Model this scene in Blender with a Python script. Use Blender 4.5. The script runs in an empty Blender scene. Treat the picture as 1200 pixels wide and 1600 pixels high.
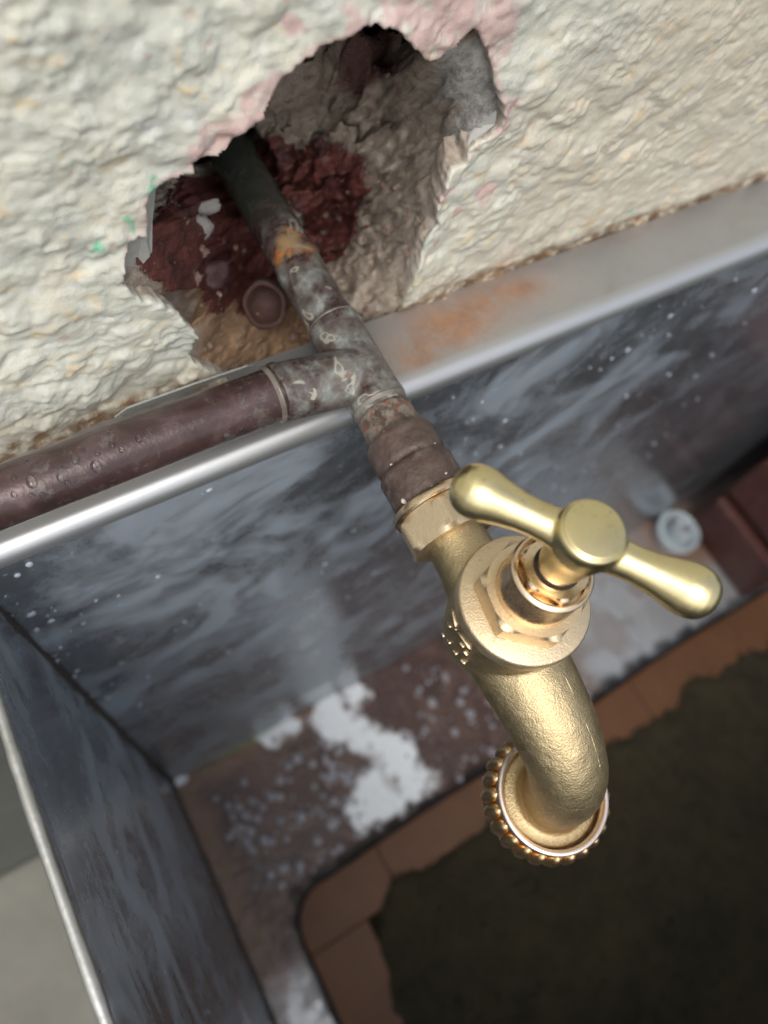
import bpy, bmesh, math, random
import numpy as np
from mathutils import Vector, Matrix

R = math.radians
SC = 0.00122            # metres per modelling unit (pipe is 12.3 units = 15 mm)
ZG = 480.0              # ground level is 480 units below the tee
scene = bpy.context.scene
col = scene.collection
rng = random.Random(7)


def P(x, y, z):
    return Vector((x * SC, y * SC, (z + ZG) * SC))


# ------------------------------------------------------------------ camera
cam_d = bpy.data.cameras.new('camera')
cam = bpy.data.objects.new('camera', cam_d)
col.objects.link(cam)
scene.camera = cam
right = Vector((0.85193059, -0.49773802, 0.16269952))
down = Vector((-0.39409034, -0.81400905, -0.42671075))
fwd = Vector((0.34482905, 0.29940963, -0.88963296))
cm = Matrix((right, -down, -fwd)).transposed().to_4x4()
cm.translation = P(-71.2, -83.9, 148.8)
cam.matrix_world = cm
cam_d.sensor_fit = 'VERTICAL'
cam_d.sensor_height = 24.0
cam_d.lens = 24.0 * 1190 / 1600
cam_d.clip_start = 0.005
cam_d.clip_end = 200
cam_d.dof.use_dof = True
cam_d.dof.focus_distance = 153 * SC
cam_d.dof.aperture_fstop = 6.3

# ------------------------------------------------------------------ world, sun, exposure
SUN_AZ = (-0.45, -0.75)          # horizontal direction towards the sun
SUN_EL = 56
w = bpy.data.worlds.new('World')
scene.world = w
w.use_nodes = True
wn = w.node_tree
bg = wn.nodes['Background']
sky = wn.nodes.new('ShaderNodeTexSky')
sky.sky_type = 'NISHITA'
sky.sun_disc = False
sky.sun_elevation = R(SUN_EL)
sky.sun_rotation = math.atan2(SUN_AZ[0], SUN_AZ[1])
sky.dust_density = 4.0
sky.air_density = 1.0
hs = wn.nodes.new('ShaderNodeHueSaturation')
hs.inputs['Saturation'].default_value = 0.45
wn.links.new(sky.outputs[0], hs.inputs['Color'])
wn.links.new(hs.outputs[0], bg.inputs['Color'])
bg.inputs['Strength'].default_value = 0.15
sun_d = bpy.data.lights.new('sun', 'SUN')
sun_d.energy = 0.85
sun_d.angle = R(35)
sun_d.color = (1.0, 0.96, 0.9)
sun = bpy.data.objects.new('sun', sun_d)
col.objects.link(sun)
ce = math.cos(R(SUN_EL))
hn = math.hypot(*SUN_AZ)
sd = Vector((SUN_AZ[0] / hn * ce, SUN_AZ[1] / hn * ce, math.sin(R(SUN_EL))))
sun.rotation_euler = sd.to_track_quat('Z', 'Y').to_euler()
scene.view_settings.view_transform = 'Standard'
scene.view_settings.look = 'None'
scene.view_settings.gamma = 1
scene.view_settings.use_curve_mapping = False
scene.view_settings.exposure = 0.42
scene.cycles.use_denoising = True
scene.cycles.max_bounces = 8


# ------------------------------------------------------------------ numpy noise
def _h(ix, iy, iz, seed):
    h = (ix.astype(np.int64) * 374761393 + iy.astype(np.int64) * 668265263 + iz.astype(np.int64) * 1274126177 + seed * 974711) & 0xFFFFFFFF
    h = ((h ^ (h >> 13)) * 1274126177) & 0xFFFFFFFF
    h = ((h ^ (h >> 16)) * 2246822519) & 0xFFFFFFFF
    return ((h ^ (h >> 15)) & 0xFFFFFF) / float(0xFFFFFF)


def vnoise(x, y, z=0.0, seed=0):
    x, y, z = np.broadcast_arrays(np.asarray(x, float), np.asarray(y, float), np.asarray(z, float))
    fx, fy, fz = np.floor(x), np.floor(y), np.floor(z)
    ux, uy, uz = x - fx, y - fy, z - fz
    ux, uy, uz = [u * u * u * (u * (u * 6 - 15) + 10) for u in (ux, uy, uz)]
    r = 0
    for i in (0, 1):
        for j in (0, 1):
            for k in (0, 1):
                wt = (ux if i else 1 - ux) * (uy if j else 1 - uy) * (uz if k else 1 - uz)
                r = r + wt * _h(fx + i, fy + j, fz + k, seed)
    return r


def fbm(x, y, z=0.0, oct=4, seed=0, gain=0.5):
    a, s, t = 1.0, 0.0, 0.0
    x, y, z = np.asarray(x, float), np.asarray(y, float), np.asarray(z, float)
    for o in range(oct):
        s = s + a * vnoise(x, y, z, seed + o * 17)
        t += a
        a *= gain
        x, y, z = x * 2.03 + 5.1, y * 2.03 + 3.7, z * 2.03 + 1.3
    return s / t


def pebbles(x, y, seed=0, keep=0.6):
    ix, iy = np.floor(x), np.floor(y)
    best = np.zeros_like(x)
    zz = np.zeros_like(x)
    for i in (-1, 0, 1):
        for j in (-1, 0, 1):
            cx, cy = ix + i, iy + j
            px = cx + _h(cx, cy, zz, seed)
            py = cy + _h(cx, cy, zz + 1, seed)
            r = 0.3 + 0.5 * _h(cx, cy, zz + 2, seed)
            on = _h(cx, cy, zz + 3, seed) < keep
            d2 = ((x - px) ** 2 + (y - py) ** 2) / r ** 2
            best = np.maximum(best, np.where(on, r * np.clip(1 - d2, 0, 1) ** 0.8, 0))
    return best


def smooth(a, b, x):
    t = np.clip((x - a) / (b - a), 0, 1)
    return t * t * (3 - 2 * t)


def seg_dist(px, py, poly):
    """distance to a closed polyline and nearest points"""
    best = np.full(px.shape, 1e9)
    nx, ny = px.copy(), py.copy()
    n = len(poly)
    for i in range(n):
        ax, ay = poly[i]
        bx, by = poly[(i + 1) % n]
        dx, dy = bx - ax, by - ay
        t = np.clip(((px - ax) * dx + (py - ay) * dy) / (dx * dx + dy * dy + 1e-12), 0, 1)
        qx, qy = ax + t * dx, ay + t * dy
        d = np.hypot(px - qx, py - qy)
        m = d < best
        best = np.where(m, d, best)
        nx = np.where(m, qx, nx)
        ny = np.where(m, qy, ny)
    return best, nx, ny


def inside(px, py, poly):
    r = np.zeros(px.shape, bool)
    n = len(poly)
    for i in range(n):
        ax, ay = poly[i]
        bx, by = poly[(i + 1) % n]
        c = ((ay > py) != (by > py)) & (px < (bx - ax) * (py - ay) / (by - ay + 1e-12) + ax)
        r ^= c
    return r


# ------------------------------------------------------------------ material helper
class Mat:
    def __init__(self, name):
        self.m = bpy.data.materials.new(name)
        self.m.use_nodes = True
        self.t = self.m.node_tree
        self.b = self.t.nodes['Principled BSDF']
        self.co = self.t.nodes.new('ShaderNodeTexCoord').outputs['Object']
        self._bump = None

    def _set(self, sock, v):
        if isinstance(v, bpy.types.NodeSocket):
            self.t.links.new(v, sock)
        elif v is not None:
            if isinstance(v, (tuple, list)) and len(v) == 3 and sock.type == 'RGBA':
                v = (*v, 1)
            sock.default_value = v

    def noise(self, size, detail=4, rough=0.55, dist=0.0, stretch=None, rot=None, out='Fac'):
        """size in modelling units"""
        n = self.t.nodes.new('ShaderNodeTexNoise')
        v = self.co
        if stretch or rot:
            mp = self.t.nodes.new('ShaderNodeMapping')
            self.t.links.new(v, mp.inputs['Vector'])
            if rot:
                mp.inputs['Rotation'].default_value = rot
            if stretch:
                mp.inputs['Scale'].default_value = stretch
            v = mp.outputs[0]
        self.t.links.new(v, n.inputs['Vector'])
        n.inputs['Scale'].default_value = 1 / (size * SC)
        n.inputs['Detail'].default_value = detail
        n.inputs['Roughness'].default_value = rough
        n.inputs['Distortion'].default_value = dist
        return n.outputs[out]

    def voro(self, size, feature='F1'):
        n = self.t.nodes.new('ShaderNodeTexVoronoi')
        n.feature = feature
        self.t.links.new(self.co, n.inputs['Vector'])
        n.inputs['Scale'].default_value = 1 / (size * SC)
        return n.outputs['Distance']

    def attr(self, name):
        n = self.t.nodes.new('ShaderNodeAttribute')
        n.attribute_name = name
        return n.outputs['Fac']

    def ramp(self, f, *stops):
        n = self.t.nodes.new('ShaderNodeValToRGB')
        self._set(n.inputs[0], f)
        e = n.color_ramp.elements
        for i, (p, c) in enumerate(stops):
            if isinstance(c, (int, float)):
                c = (c, c, c)
            el = e[i] if i < 2 else e.new(p)
            el.position = p
            el.color = (*c, 1)
        return n.outputs[0]

    def step(self, f, a, b):
        n = self.t.nodes.new('ShaderNodeMapRange')
        n.interpolation_type = 'SMOOTHSTEP'
        self._set(n.inputs['Value'], f)
        n.inputs['From Min'].default_value = a
        n.inputs['From Max'].default_value = b
        return n.outputs['Result']

    def math(self, op, a, b=None, clamp=False):
        n = self.t.nodes.new('ShaderNodeMath')
        n.operation = op
        n.use_clamp = clamp
        self._set(n.inputs[0], a)
        if b is not None:
            self._set(n.inputs[1], b)
        return n.outputs[0]

    def mix(self, f, a, b):
        n = self.t.nodes.new('ShaderNodeMix')
        n.data_type = 'RGBA'
        self._set(n.inputs[0], f)
        self._set(n.inputs[6], a)
        self._set(n.inputs[7], b)
        return n.outputs[2]

    def mixf(self, f, a, b):
        n = self.t.nodes.new('ShaderNodeMix')
        self._set(n.inputs[0], f)
        self._set(n.inputs[2], a)
        self._set(n.inputs[3], b)
        return n.outputs[0]

    def bump(self, h, dist, strength=1.0):
        n = self.t.nodes.new('ShaderNodeBump')
        n.inputs['Strength'].default_value = strength
        n.inputs['Distance'].default_value = dist * SC
        self._set(n.inputs['Height'], h)
        if self._bump is not None:
            self.t.links.new(self._bump, n.inputs['Normal'])
        self._bump = n.outputs[0]
        self.t.links.new(self._bump, self.b.inputs['Normal'])

    def done(self, color=None, rough=None, metal=None, spec=None, **kw):
        self._set(self.b.inputs['Base Color'], color)
        self._set(self.b.inputs['Roughness'], rough)
        self._set(self.b.inputs['Metallic'], metal)
        self._set(self.b.inputs['Specular IOR Level'], spec)
        for k, v in kw.items():
            self._set(self.b.inputs[k], v)
        return self.m


# ------------------------------------------------------------------ object helpers
def link(o, parent=None):
    col.objects.link(o)
    if parent is not None:
        o.parent = parent
    return o


def thing(name, label, cat, loc, group=None):
    o = bpy.data.objects.new(name, None)
    o.empty_display_size = 0.02
    o.location = P(*loc)
    o['label'] = label
    o['category'] = cat
    if group:
        o['group'] = group
    return link(o)


def tag(o, label, cat, group=None):
    o['label'] = label
    o['category'] = cat
    if group:
        o['group'] = group
    return o


def make(name, verts, faces, mat, parent=None, loc=None, smoothed=True, attrs=None, sharp=None):
    """verts in modelling units (world frame); faces list or array of quads"""
    v = np.asarray(verts, float)
    base = np.zeros(3)
    if loc is not None:
        base = np.array(P(*loc))
    elif parent is not None:
        base = np.zeros(3)
        pp = parent
        while pp is not None:
            base = base + np.array(pp.location)
            pp = pp.parent
    wv = v * SC + np.array([0, 0, ZG * SC]) - base
    me = bpy.data.meshes.new(name)
    if isinstance(faces, np.ndarray):
        faces = faces.tolist()
    me.from_pydata(wv.tolist(), [], faces)
    me.update()
    if attrs:
        for k, a in attrs.items():
            at = me.attributes.new(k, 'FLOAT', 'POINT')
            at.data.foreach_set('value', np.asarray(a, np.float32).ravel())
    if smoothed:
        me.polygons.foreach_set('use_smooth', [True] * len(me.polygons))
        if sharp:
            me.set_sharp_from_angle(angle=R(sharp))
    if mat:
        me.materials.append(mat)
    o = bpy.data.objects.new(name, me)
    if loc is not None:
        o.location = P(*loc)
    return link(o, parent)


class MB:
    """collects shapes in modelling units"""

    def __init__(self):
        self.v, self.f = [], []

    def add(self, v, f):
        n = len(self.v)
        self.v += [tuple(q) for q in v]
        self.f += [[i + n for i in q] for q in f]

    def lathe(self, prof, o, axis, seg=64, ref=None, cap=True, rfun=None):
        """prof: list of (s, r); axis from o"""
        a = Vector(axis).normalized()
        ref = Vector(ref) if ref else (Vector((0, 0, 1)) if abs(a.z) < .9 else Vector((1, 0, 0)))
        u = (ref - ref.dot(a) * a).normalized()
        vv = a.cross(u)
        o = Vector(o)
        V, F = [], []
        for s, r in prof:
            for k in range(seg):
                t = 2 * math.pi * k / seg
                rr = r * (rfun(t, s) if rfun else 1)
                V.append(o + a * s + u * (rr * math.cos(t)) + vv * (rr * math.sin(t)))
        for i in range(len(prof) - 1):
            for k in range(seg):
                k2 = (k + 1) % seg
                F.append([i * seg + k, i * seg + k2, (i + 1) * seg + k2, (i + 1) * seg + k])
        if cap:
            F.append(list(range(seg))[::-1])
            F.append([(len(prof) - 1) * seg + k for k in range(seg)])
        self.add(V, F)
        return self

    def tube(self, pts, rad, seg=32, cap=True):
        pts = [Vector(p) for p in pts]
        n = len(pts)
        rad = rad if isinstance(rad, (list, tuple, np.ndarray)) else [rad] * n
        V, F = [], []
        u = None
        for i, p in enumerate(pts):
            d = (pts[min(i + 1, n - 1)] - pts[max(i - 1, 0)]).normalized()
            if u is None:
                r = Vector((0, 0, 1)) if abs(d.z) < .9 else Vector((1, 0, 0))
                u = (r - r.dot(d) * d).normalized()
            else:
                u = (u - u.dot(d) * d).normalized()
            vv = d.cross(u)
            for k in range(seg):
                t = 2 * math.pi * k / seg
                V.append(p + (u * math.cos(t) + vv * math.sin(t)) * rad[i])
        for i in range(n - 1):
            for k in range(seg):
                k2 = (k + 1) % seg
                F.append([i * seg + k, i * seg + k2, (i + 1) * seg + k2, (i + 1) * seg + k])
        if cap:
            F.append(list(range(seg))[::-1])
            F.append([(n - 1) * seg + k for k in range(seg)])
        self.add(V, F)
        return self

    def sphere(self, c, r, seg=32, rings=16, sc=(1, 1, 1)):
        V, F = [], []
        c = Vector(c)
        for i in range(rings + 1):
            ph = math.pi * i / rings
            for k in range(seg):
                t = 2 * math.pi * k / seg
                V.append(c + Vector((r * sc[0] * math.sin(ph) * math.cos(t), r * sc[1] * math.sin(ph) * math.sin(t), r * sc[2] * math.cos(ph))))
        for i in range(rings):
            for k in range(seg):
                k2 = (k + 1) % seg
                F.append([i * seg + k, (i + 1) * seg + k, (i + 1) * seg + k2, i * seg + k2])
        self.add(V, F)
        return self

    def box(self, a, b):
        x0, y0, z0 = a
        x1, y1, z1 = b
        V = [(x0, y0, z0), (x1, y0, z0), (x1, y1, z0), (x0, y1, z0), (x0, y0, z1), (x1, y0, z1), (x1, y1, z1), (x0, y1, z1)]
        F = [[0, 3, 2, 1], [4, 5, 6, 7], [0, 1, 5, 4], [1, 2, 6, 5], [2, 3, 7, 6], [3, 0, 4, 7]]
        self.add(V, F)
        return self

    def build(self, name, mat, parent=None, loc=None, **kw):
        return make(name, self.v, self.f, mat, parent, loc, **kw)


def remeshed(mb, voxel, smooth_it=6, subdiv=0, disp=None):
    """voxel-union of the shapes in an MB, smoothed: cast-metal blends. Works in modelling units."""
    me = bpy.data.meshes.new('tmp')
    me.from_pydata([tuple(p) for p in mb.v], [], mb.f)
    bm = bmesh.new()
    bm.from_mesh(me)
    bmesh.ops.remove_doubles(bm, verts=bm.verts, dist=1e-4)
    bmesh.ops.recalc_face_normals(bm, faces=bm.faces)
    bm.to_mesh(me)
    bm.free()
    o = bpy.data.objects.new('tmp', me)
    col.objects.link(o)
    md = o.modifiers.new('r', 'REMESH')
    md.mode = 'VOXEL'
    md.voxel_size = voxel
    if smooth_it:
        ms = o.modifiers.new('s', 'SMOOTH')
        ms.factor = 0.5
        ms.iterations = smooth_it
    dg = bpy.context.evaluated_depsgraph_get()
    ev = o.evaluated_get(dg)
    m2 = ev.to_mesh()
    v = np.zeros(len(m2.vertices) * 3)
    m2.vertices.foreach_get('co', v)
    v = v.reshape(-1, 3)
    f = [list(p.vertices) for p in m2.polygons]
    nrm = np.zeros(len(m2.vertices) * 3)
    m2.vertices.foreach_get('normal', nrm)
    nrm = nrm.reshape(-1, 3)
    ev.to_mesh_clear()
    bpy.data.objects.remove(o)
    bpy.data.meshes.remove(me)
    if disp is not None:
        v = v + nrm * disp(v)[:, None]
    return v, f


def grid_faces(nu, nv):
    i = np.arange(nu * nv).reshape(nu, nv)
    return np.stack([i[:-1, :-1], i[1:, :-1], i[1:, 1:], i[:-1, 1:]], -1).reshape(-1, 4)


def bevelled_box(a, b, r, seed=0, jit=0.0, sub=0):
    """box with chamfered edges, slightly uneven"""
    bm = bmesh.new()
    bmesh.ops.create_cube(bm, size=1)
    for v in bm.verts:
        v.co = Vector([a[i] + (v.co[i] + .5) * (b[i] - a[i]) for i in range(3)])
    bmesh.ops.bevel(bm, geom=list(bm.edges), offset=r, segments=2, affect='EDGES', profile=0.6)
    if sub:
        bmesh.ops.subdivide_edges(bm, edges=list(bm.edges), cuts=sub, use_grid_fill=True)
    q = random.Random(seed)
    V = [v.co.copy() for v in bm.verts]
    if jit:
        V = [p + Vector([q.uniform(-jit, jit) for _ in range(3)]) for p in V]
    F = [[v.index for v in f.verts] for f in bm.faces]
    bm.free()
    return V, F


# ------------------------------------------------------------------ materials
def mat_wall():
    m = Mat('cream_roughcast_paint')
    big = m.noise(14, 4, .6)
    med = m.noise(4.5, 4, .6, .5)
    c = m.ramp(big, (.3, (.45, .465, .405)), (.5, (.56, .565, .48)), (.72, (.62, .59, .46)))
    c = m.mix(m.math('MULTIPLY', m.step(med, .5, .75), .55), c, (.66, .67, .645))
    c = m.mix(m.attr('warm'), c, m.mix(med, (.46, .42, .33), (.60, .54, .43)))
    c = m.mix(m.math('MULTIPLY', m.step(m.noise(6.5, 4, .6, .2), .57, .70), .6), c, (.66, .50, .28))
    c = m.mix(m.math('MULTIPLY', m.step(m.noise(6.1, 3, .6, .3), .64, .72), .5), c, (.52, .34, .27))
    c = m.mix(m.math('MULTIPLY', m.step(m.noise(2.1, 5, .7), .62, .72), .5), c, (.36, .34, .27))
    pk = m.mix(m.noise(2.2, 4, .6), (.47, .30, .27), (.60, .46, .43))
    c = m.mix(m.math('MULTIPLY', m.attr('pink'), m.step(m.noise(3.4, 5, .65), .30, .50)), c, pk)
    c = m.mix(m.math('MULTIPLY', m.attr('grime'), m.step(m.noise(4, 5, .65), .3, .6)), c, (.20, .12, .06))
    c = m.mix(m.attr('rim'), c, m.ramp(m.noise(2.2, 5, .65), (.35, (.30, .25, .20)), (.5, (.44, .38, .31)), (.65, (.52, .44, .38))))
    c = m.mix(m.attr('green'), c, (.16, .50, .30))
    m.bump(m.math('MULTIPLY', m.noise(1.8, 6, .7), m.step(m.noise(11, 3, .5), .35, .65)), .55, .6)
    m.bump(m.noise(.5, 4, .7), .17, .6)
    return m.done(c, m.mixf(med, .42, .65), 0, .5)


def mat_mortar():
    m = Mat('broken_mortar')
    c = m.ramp(m.noise(5, 6, .65), (.3, (.22, .175, .14)), (.5, (.37, .31, .25)), (.7, (.50, .44, .37)))
    c = m.mix(m.math('MULTIPLY', m.step(m.noise(3.2, 3, .6), .6, .7), .6), c, (.36, .17, .11))
    c = m.mix(m.attr('grey'), c, m.mix(m.step(m.noise(2.6, 5, .7), .35, .65), (.21, .205, .195), (.44, .425, .39)))
    c = m.mix(m.attr('tan'), c, m.mix(m.noise(4, 5, .65), (.14, .075, .04), (.42, .28, .17)))
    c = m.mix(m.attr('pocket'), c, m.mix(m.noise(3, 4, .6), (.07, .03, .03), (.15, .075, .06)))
    c = m.mix(m.math('MULTIPLY', m.step(m.noise(1.0, 4, .7), .58, .7), .45), c, (.55, .5, .43))
    m.bump(m.noise(2.2, 6, .75), 1.2, .8)
    m.bump(m.noise(.5, 3, .65), .22, .7)
    return m.done(c, .85, 0, .3)


def mat_redbrick(name='old_red_brick', dark=(.062, .020, .019), lite=(.205, .064, .050)):
    m = Mat(name)
    c = m.ramp(m.noise(6, 6, .68, .4), (.32, dark), (.55, tuple((a + b) / 2 for a, b in zip(dark, lite))), (.72, lite))
    c = m.mix(m.math('MULTIPLY', m.step(m.noise(1.7, 4, .7), .64, .72), .8), c, (.42, .30, .26))
    c = m.mix(m.math('MULTIPLY', m.step(m.noise(4.5, 5, .65, .4), .54, .66), .8), c, (.028, .015, .018))  # dark blotches: shadow of crevices put into the brick colour
    m.bump(m.noise(3, 6, .7), .8, .8)
    m.bump(m.noise(.7, 3, .65), .2, .6)
    return m.done(c, m.mixf(m.noise(4, 3), .25, .75), 0, .5)


def mat_steel(name, film=0.55, rust=False):
    m = Mat(name)
    streak = m.noise(17, 7, .66, .5, stretch=(1.0, 1.0, .9))
    smear = m.noise(75, 5, .62, .8)
    fine = m.noise(6, 6, .72)
    f = m.math('MULTIPLY', m.step(streak, .28, .84), m.step(smear, .34, .64))
    f = m.math('MULTIPLY', f, m.mixf(m.step(fine, .34, .62), .35, 1.0))
    cloud = m.math('MULTIPLY', m.step(m.noise(44, 6, .66, .5), .40, .66), .75)
    f = m.math('MAXIMUM', f, cloud)
    spots = m.step(m.noise(2.4, 2, .5), .74, .78)
    f = m.math('MAXIMUM', f, m.math('MULTIPLY', spots, .8))
    scr = m.step(m.noise(3.2, 3, .6, stretch=(1, 1, .12), rot=(0, .75, 0)), .66, .74)
    f = m.math('MAXIMUM', f, m.math('MULTIPLY', scr, .25))
    f = m.math('MULTIPLY', f, m.math('MULTIPLY', m.attr('film'), film), clamp=True)
    stain = m.math('MULTIPLY', m.step(m.noise(45, 5, .6, .8), .52, .68), .6)
    c = m.mix(stain, (.28, .315, .355), (.10, .098, .102))
    c = m.mix(f, c, (.44, .51, .575))
    metal = m.mixf(f, .85, .2)
    ro = m.mixf(f, m.mixf(fine, .11, .26), .6)
    if rust:
        rs = m.math('MULTIPLY', m.attr('rust'), m.step(m.noise(11, 7, .68, .4), .22, .56))
        c = m.mix(.6, c, m.mix(m.noise(16, 5, .65), (.34, .325, .285), (.52, .50, .45)))
        c = m.mix(rs, c, m.mix(m.noise(6, 6, .68), (.17, .075, .036), (.38, .24, .155)))
        metal = m.math('MULTIPLY', .7, m.math('SUBTRACT', 1.0, m.math('MULTIPLY', rs, .8)))
        bend = m.attr('bend')
        c = m.mix(m.math('MULTIPLY', bend, .75), c, (.54, .555, .565))  # bend coloured paler to brighten its sky highlight
        metal = m.mixf(bend, metal, .85)
        ro = m.mixf(bend, m.mixf(rs, .40, .55), .43)
        m.bump(m.noise(4, 4, .6), .12, .3)
    m.bump(m.noise(70, 2, .5), 1.2, .25)
    m.bump(fine, .06, .3)
    return m.done(c, ro, metal, .5)


def mat_floor():
    m = Mat('stained_steel_base')
    br = m.ramp(m.noise(28, 6, .65, .5), (.3, (.030, .013, .009)), (.5, (.066, .031, .021)), (.7, (.125, .073, .053)))
    tn = m.mix(m.noise(12, 5, .6), (.10, .048, .025), (.22, .13, .08))
    c = m.mix(m.attr('tan'), br, tn)
    gs = m.mix(m.noise(14, 4, .6), (.34, .36, .38), (.48, .48, .47))
    c = m.mix(m.attr('clean'), c, gs)
    wh = m.step(m.math('ADD', m.attr('white'), m.math('MULTIPLY', m.math('SUBTRACT', m.noise(9, 7, .78), .5), 1.7)), .22, .95)
    c = m.mix(wh, c, m.mix(m.noise(5, 4, .6), (.74, .78, .80), (.86, .89, .91)))
    c = m.mix(m.attr('green'), c, (.10, .16, .02))
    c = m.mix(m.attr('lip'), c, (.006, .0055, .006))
    dirty = m.math('SUBTRACT', 1.0, m.math('MULTIPLY', m.attr('clean'), .85))
    m.bump(m.math('MULTIPLY', m.noise(7, 4, .6), dirty), 2.0, .7)
    m.bump(m.math('MULTIPLY', m.noise(3, 3, .6), dirty), .7, .5)
    ro = m.mixf(wh, m.mixf(m.noise(9, 4), .08, .34), .75)
    return m.done(c, ro, m.math('MULTIPLY', m.attr('clean'), .55), m.mixf(m.attr('lip'), .5, .08))


def mat_brass(name, c0, c1, rough, grain=0.0, gsize=.5, dirt=.3):
    m = Mat(name)
    c = m.mix(m.noise(4.5, 4, .6), c0, c1)
    d = m.step(m.noise(1.1, 4, .65), .60, .74)
    c = m.mix(m.math('MULTIPLY', d, dirt), c, (.16, .10, .04))
    if grain:
        m.bump(m.noise(gsize, 4, .65), grain, .8)
        m.bump(m.noise(gsize * 4, 3, .6), grain * 1.6, .5)
    else:
        m.bump(m.noise(6, 2, .5), .10, .35)
        m.bump(m.noise(.9, 3, .6, stretch=(1, .25, 1)), .012, .5)
    return m.done(c, m.mixf(m.noise(2.2, 5, .65), rough * .75, rough * 1.3), 1.0, .5)


def mat_copper():
    m = Mat('patinated_copper')
    b = m.ramp(m.noise(9, 5, .6, .4), (.3, (.038, .022, .021)), (.55, (.070, .042, .039)), (.75, (.125, .088, .088)))
    pat = m.attr('patina')
    n = m.noise(6.0, 7, .68, .15)
    f = m.math('MULTIPLY', m.step(m.math('ADD', n, m.math('MULTIPLY', pat, .23)), .55, .86), .95)
    pc = m.ramp(m.noise(4.2, 6, .68, .15), (.32, (.095, .078, .072)), (.46, (.15, .14, .12)), (.58, (.20, .215, .195)), (.74, (.40, .43, .40)))
    c = m.mix(f, b, pc)
    # bare purple-brown islands edged by pale scale
    isl = m.noise(9.0, 3, .5, .6)
    edge = m.math('MULTIPLY', m.step(isl, .60, .62), m.math('SUBTRACT', 1.0, m.step(isl, .63, .655)))
    c = m.mix(m.math('MULTIPLY', edge, m.step(pat, .25, .6)), c, m.mix(m.noise(2, 4), (.24, .23, .19), (.44, .42, .35)))
    c = m.mix(m.math('MULTIPLY', m.step(m.noise(3.4, 4, .6), .66, .74), m.step(pat, .3, .8)), c, (.26, .10, .06))
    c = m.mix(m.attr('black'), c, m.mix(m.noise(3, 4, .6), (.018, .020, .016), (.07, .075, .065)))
    c = m.mix(m.math('MULTIPLY', m.attr('orange'), m.step(n, .38, .60)), c, m.mix(m.step(m.noise(5, 4, .6), .42, .6), (.30, .20, .10), (.66, .20, .015)))
    c = m.mix(m.attr('seam'), c, m.mix(m.noise(3, 4, .6), (.10, .085, .07), (.26, .235, .195)))
    m.bump(n, .35, .5)
    m.bump(m.noise(.8, 4, .65), .1, .5)
    metal = m.mixf(m.math('MAXIMUM', f, m.attr('black')), .2, .0)
    ro = m.mixf(f, m.mixf(m.noise(6, 3), .16, .30), .6)
    return m.done(c, ro, metal, .5)


def mat_adaptor():
    m = Mat('dull_brown_brass_fitting')
    c = m.ramp(m.noise(5, 5, .65), (.3, (.055, .038, .030)), (.55, (.115, .080, .066)), (.75, (.17, .125, .105)))
    c = m.mix(m.step(m.noise(1.1, 3, .6), .72, .76), c, (.62, .52, .40))
    c = m.mix(m.math('MULTIPLY', m.attr('patina'), m.step(m.noise(3.2, 5, .65, .6), .42, .56)), c, m.mix(m.step(m.noise(2.6, 4), .5, .62), (.25, .225, .185), (.24, .10, .06)))
    c = m.mix(m.math('MULTIPLY', m.step(m.noise(4.2, 6, .7), .52, .68), .55), c, (.24, .20, .175))
    m.bump(m.noise(1.6, 5, .7), .5, .7)
    return m.done(c, m.mixf(m.noise(3, 3), .3, .65), .35, .5)


def mat_simple(name, c0, c1, size, rough, bump=0.5, metal=0.0, **kw):
    m = Mat(name)
    c = m.mix(m.noise(size, 6, .65), c0, c1)
    m.bump(m.noise(size * .6, 5, .65), bump, .7)
    return m.done(c, rough, metal, .5, **kw)


WALL = mat_wall()
MORTAR = mat_mortar()
BRICKM = mat_redbrick()
PIERBRICK = mat_redbrick('damp_red_brick', (.035, .012, .010), (.12, .036, .027))
STEEL = mat_steel('smeared_stainless_steel', .8)
STEEL_SIDE = mat_steel('smeared_side_steel', .7)
LEDGE = mat_steel('rust_stained_steel', .25, True)
FLOOR = mat_floor()
CAST = mat_brass('sandblasted_cast_brass', (.44, .35, .195), (.55, .435, .255), .41, .17, .42, .3)
SPOUTM = CAST
MACH = mat_brass('machined_brass', (.72, .555, .37), (.80, .635, .44), .26, 0, 1, .4)
FACE = mat_brass('rough_faced_brass', (.66, .525, .345), (.75, .61, .415), .44, .09, .35, .4)
POLISH = mat_brass('polished_yellow_brass', (.66, .55, .28), (.78, .68, .39), .30, 0, 1, .45)
NUTM = mat_brass('orange_brass', (.78, .50, .24), (.84, .58, .30), .30, 0, 1, .15)
RIMM = mat_brass('pale_copper_rim', (.90, .74, .64), (.92, .78, .70), .30, .02, .6, .05)
COPPER = mat_copper()
ADAPT = mat_adaptor()
CONC = mat_simple('pale_concrete', (.10, .095, .08), (.24, .235, .20), 60, .85, 1.2)
PLINTH = mat_simple('shaded_plinth_paint', (.05, .053, .046), (.10, .105, .092), 30, .7, 1.0)  # dark paint that also carries the wall foot's shade in its colour
TILEM = mat_simple('wet_terracotta', (.060, .024, .007), (.17, .064, .017), 30, .55, 1.2)
MOSSM = mat_simple('dark_moss', (.003, .003, .002), (.052, .040, .016), 42, .95, 2.5)
EARTH = mat_simple('yard_concrete', (.14, .13, .115), (.24, .23, .20), 90, .9, 1.5)
SOIL = mat_simple('dark_soil', (.012, .010, .007), (.03, .026, .016), 18, .95, 2)
SEAM = mat_simple('weld_grime', (.025, .020, .016), (.06, .045, .03), 6, .7, .6)
JOINT = mat_simple('mossy_mortar', (.05, .055, .025), (.10, .09, .055), 8, .9, 1.0)
CAPM = mat_simple('white_plastic', (.27, .32, .35), (.38, .43, .46), 8, .35, .1, **{'Subsurface Weight': .15})
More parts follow.
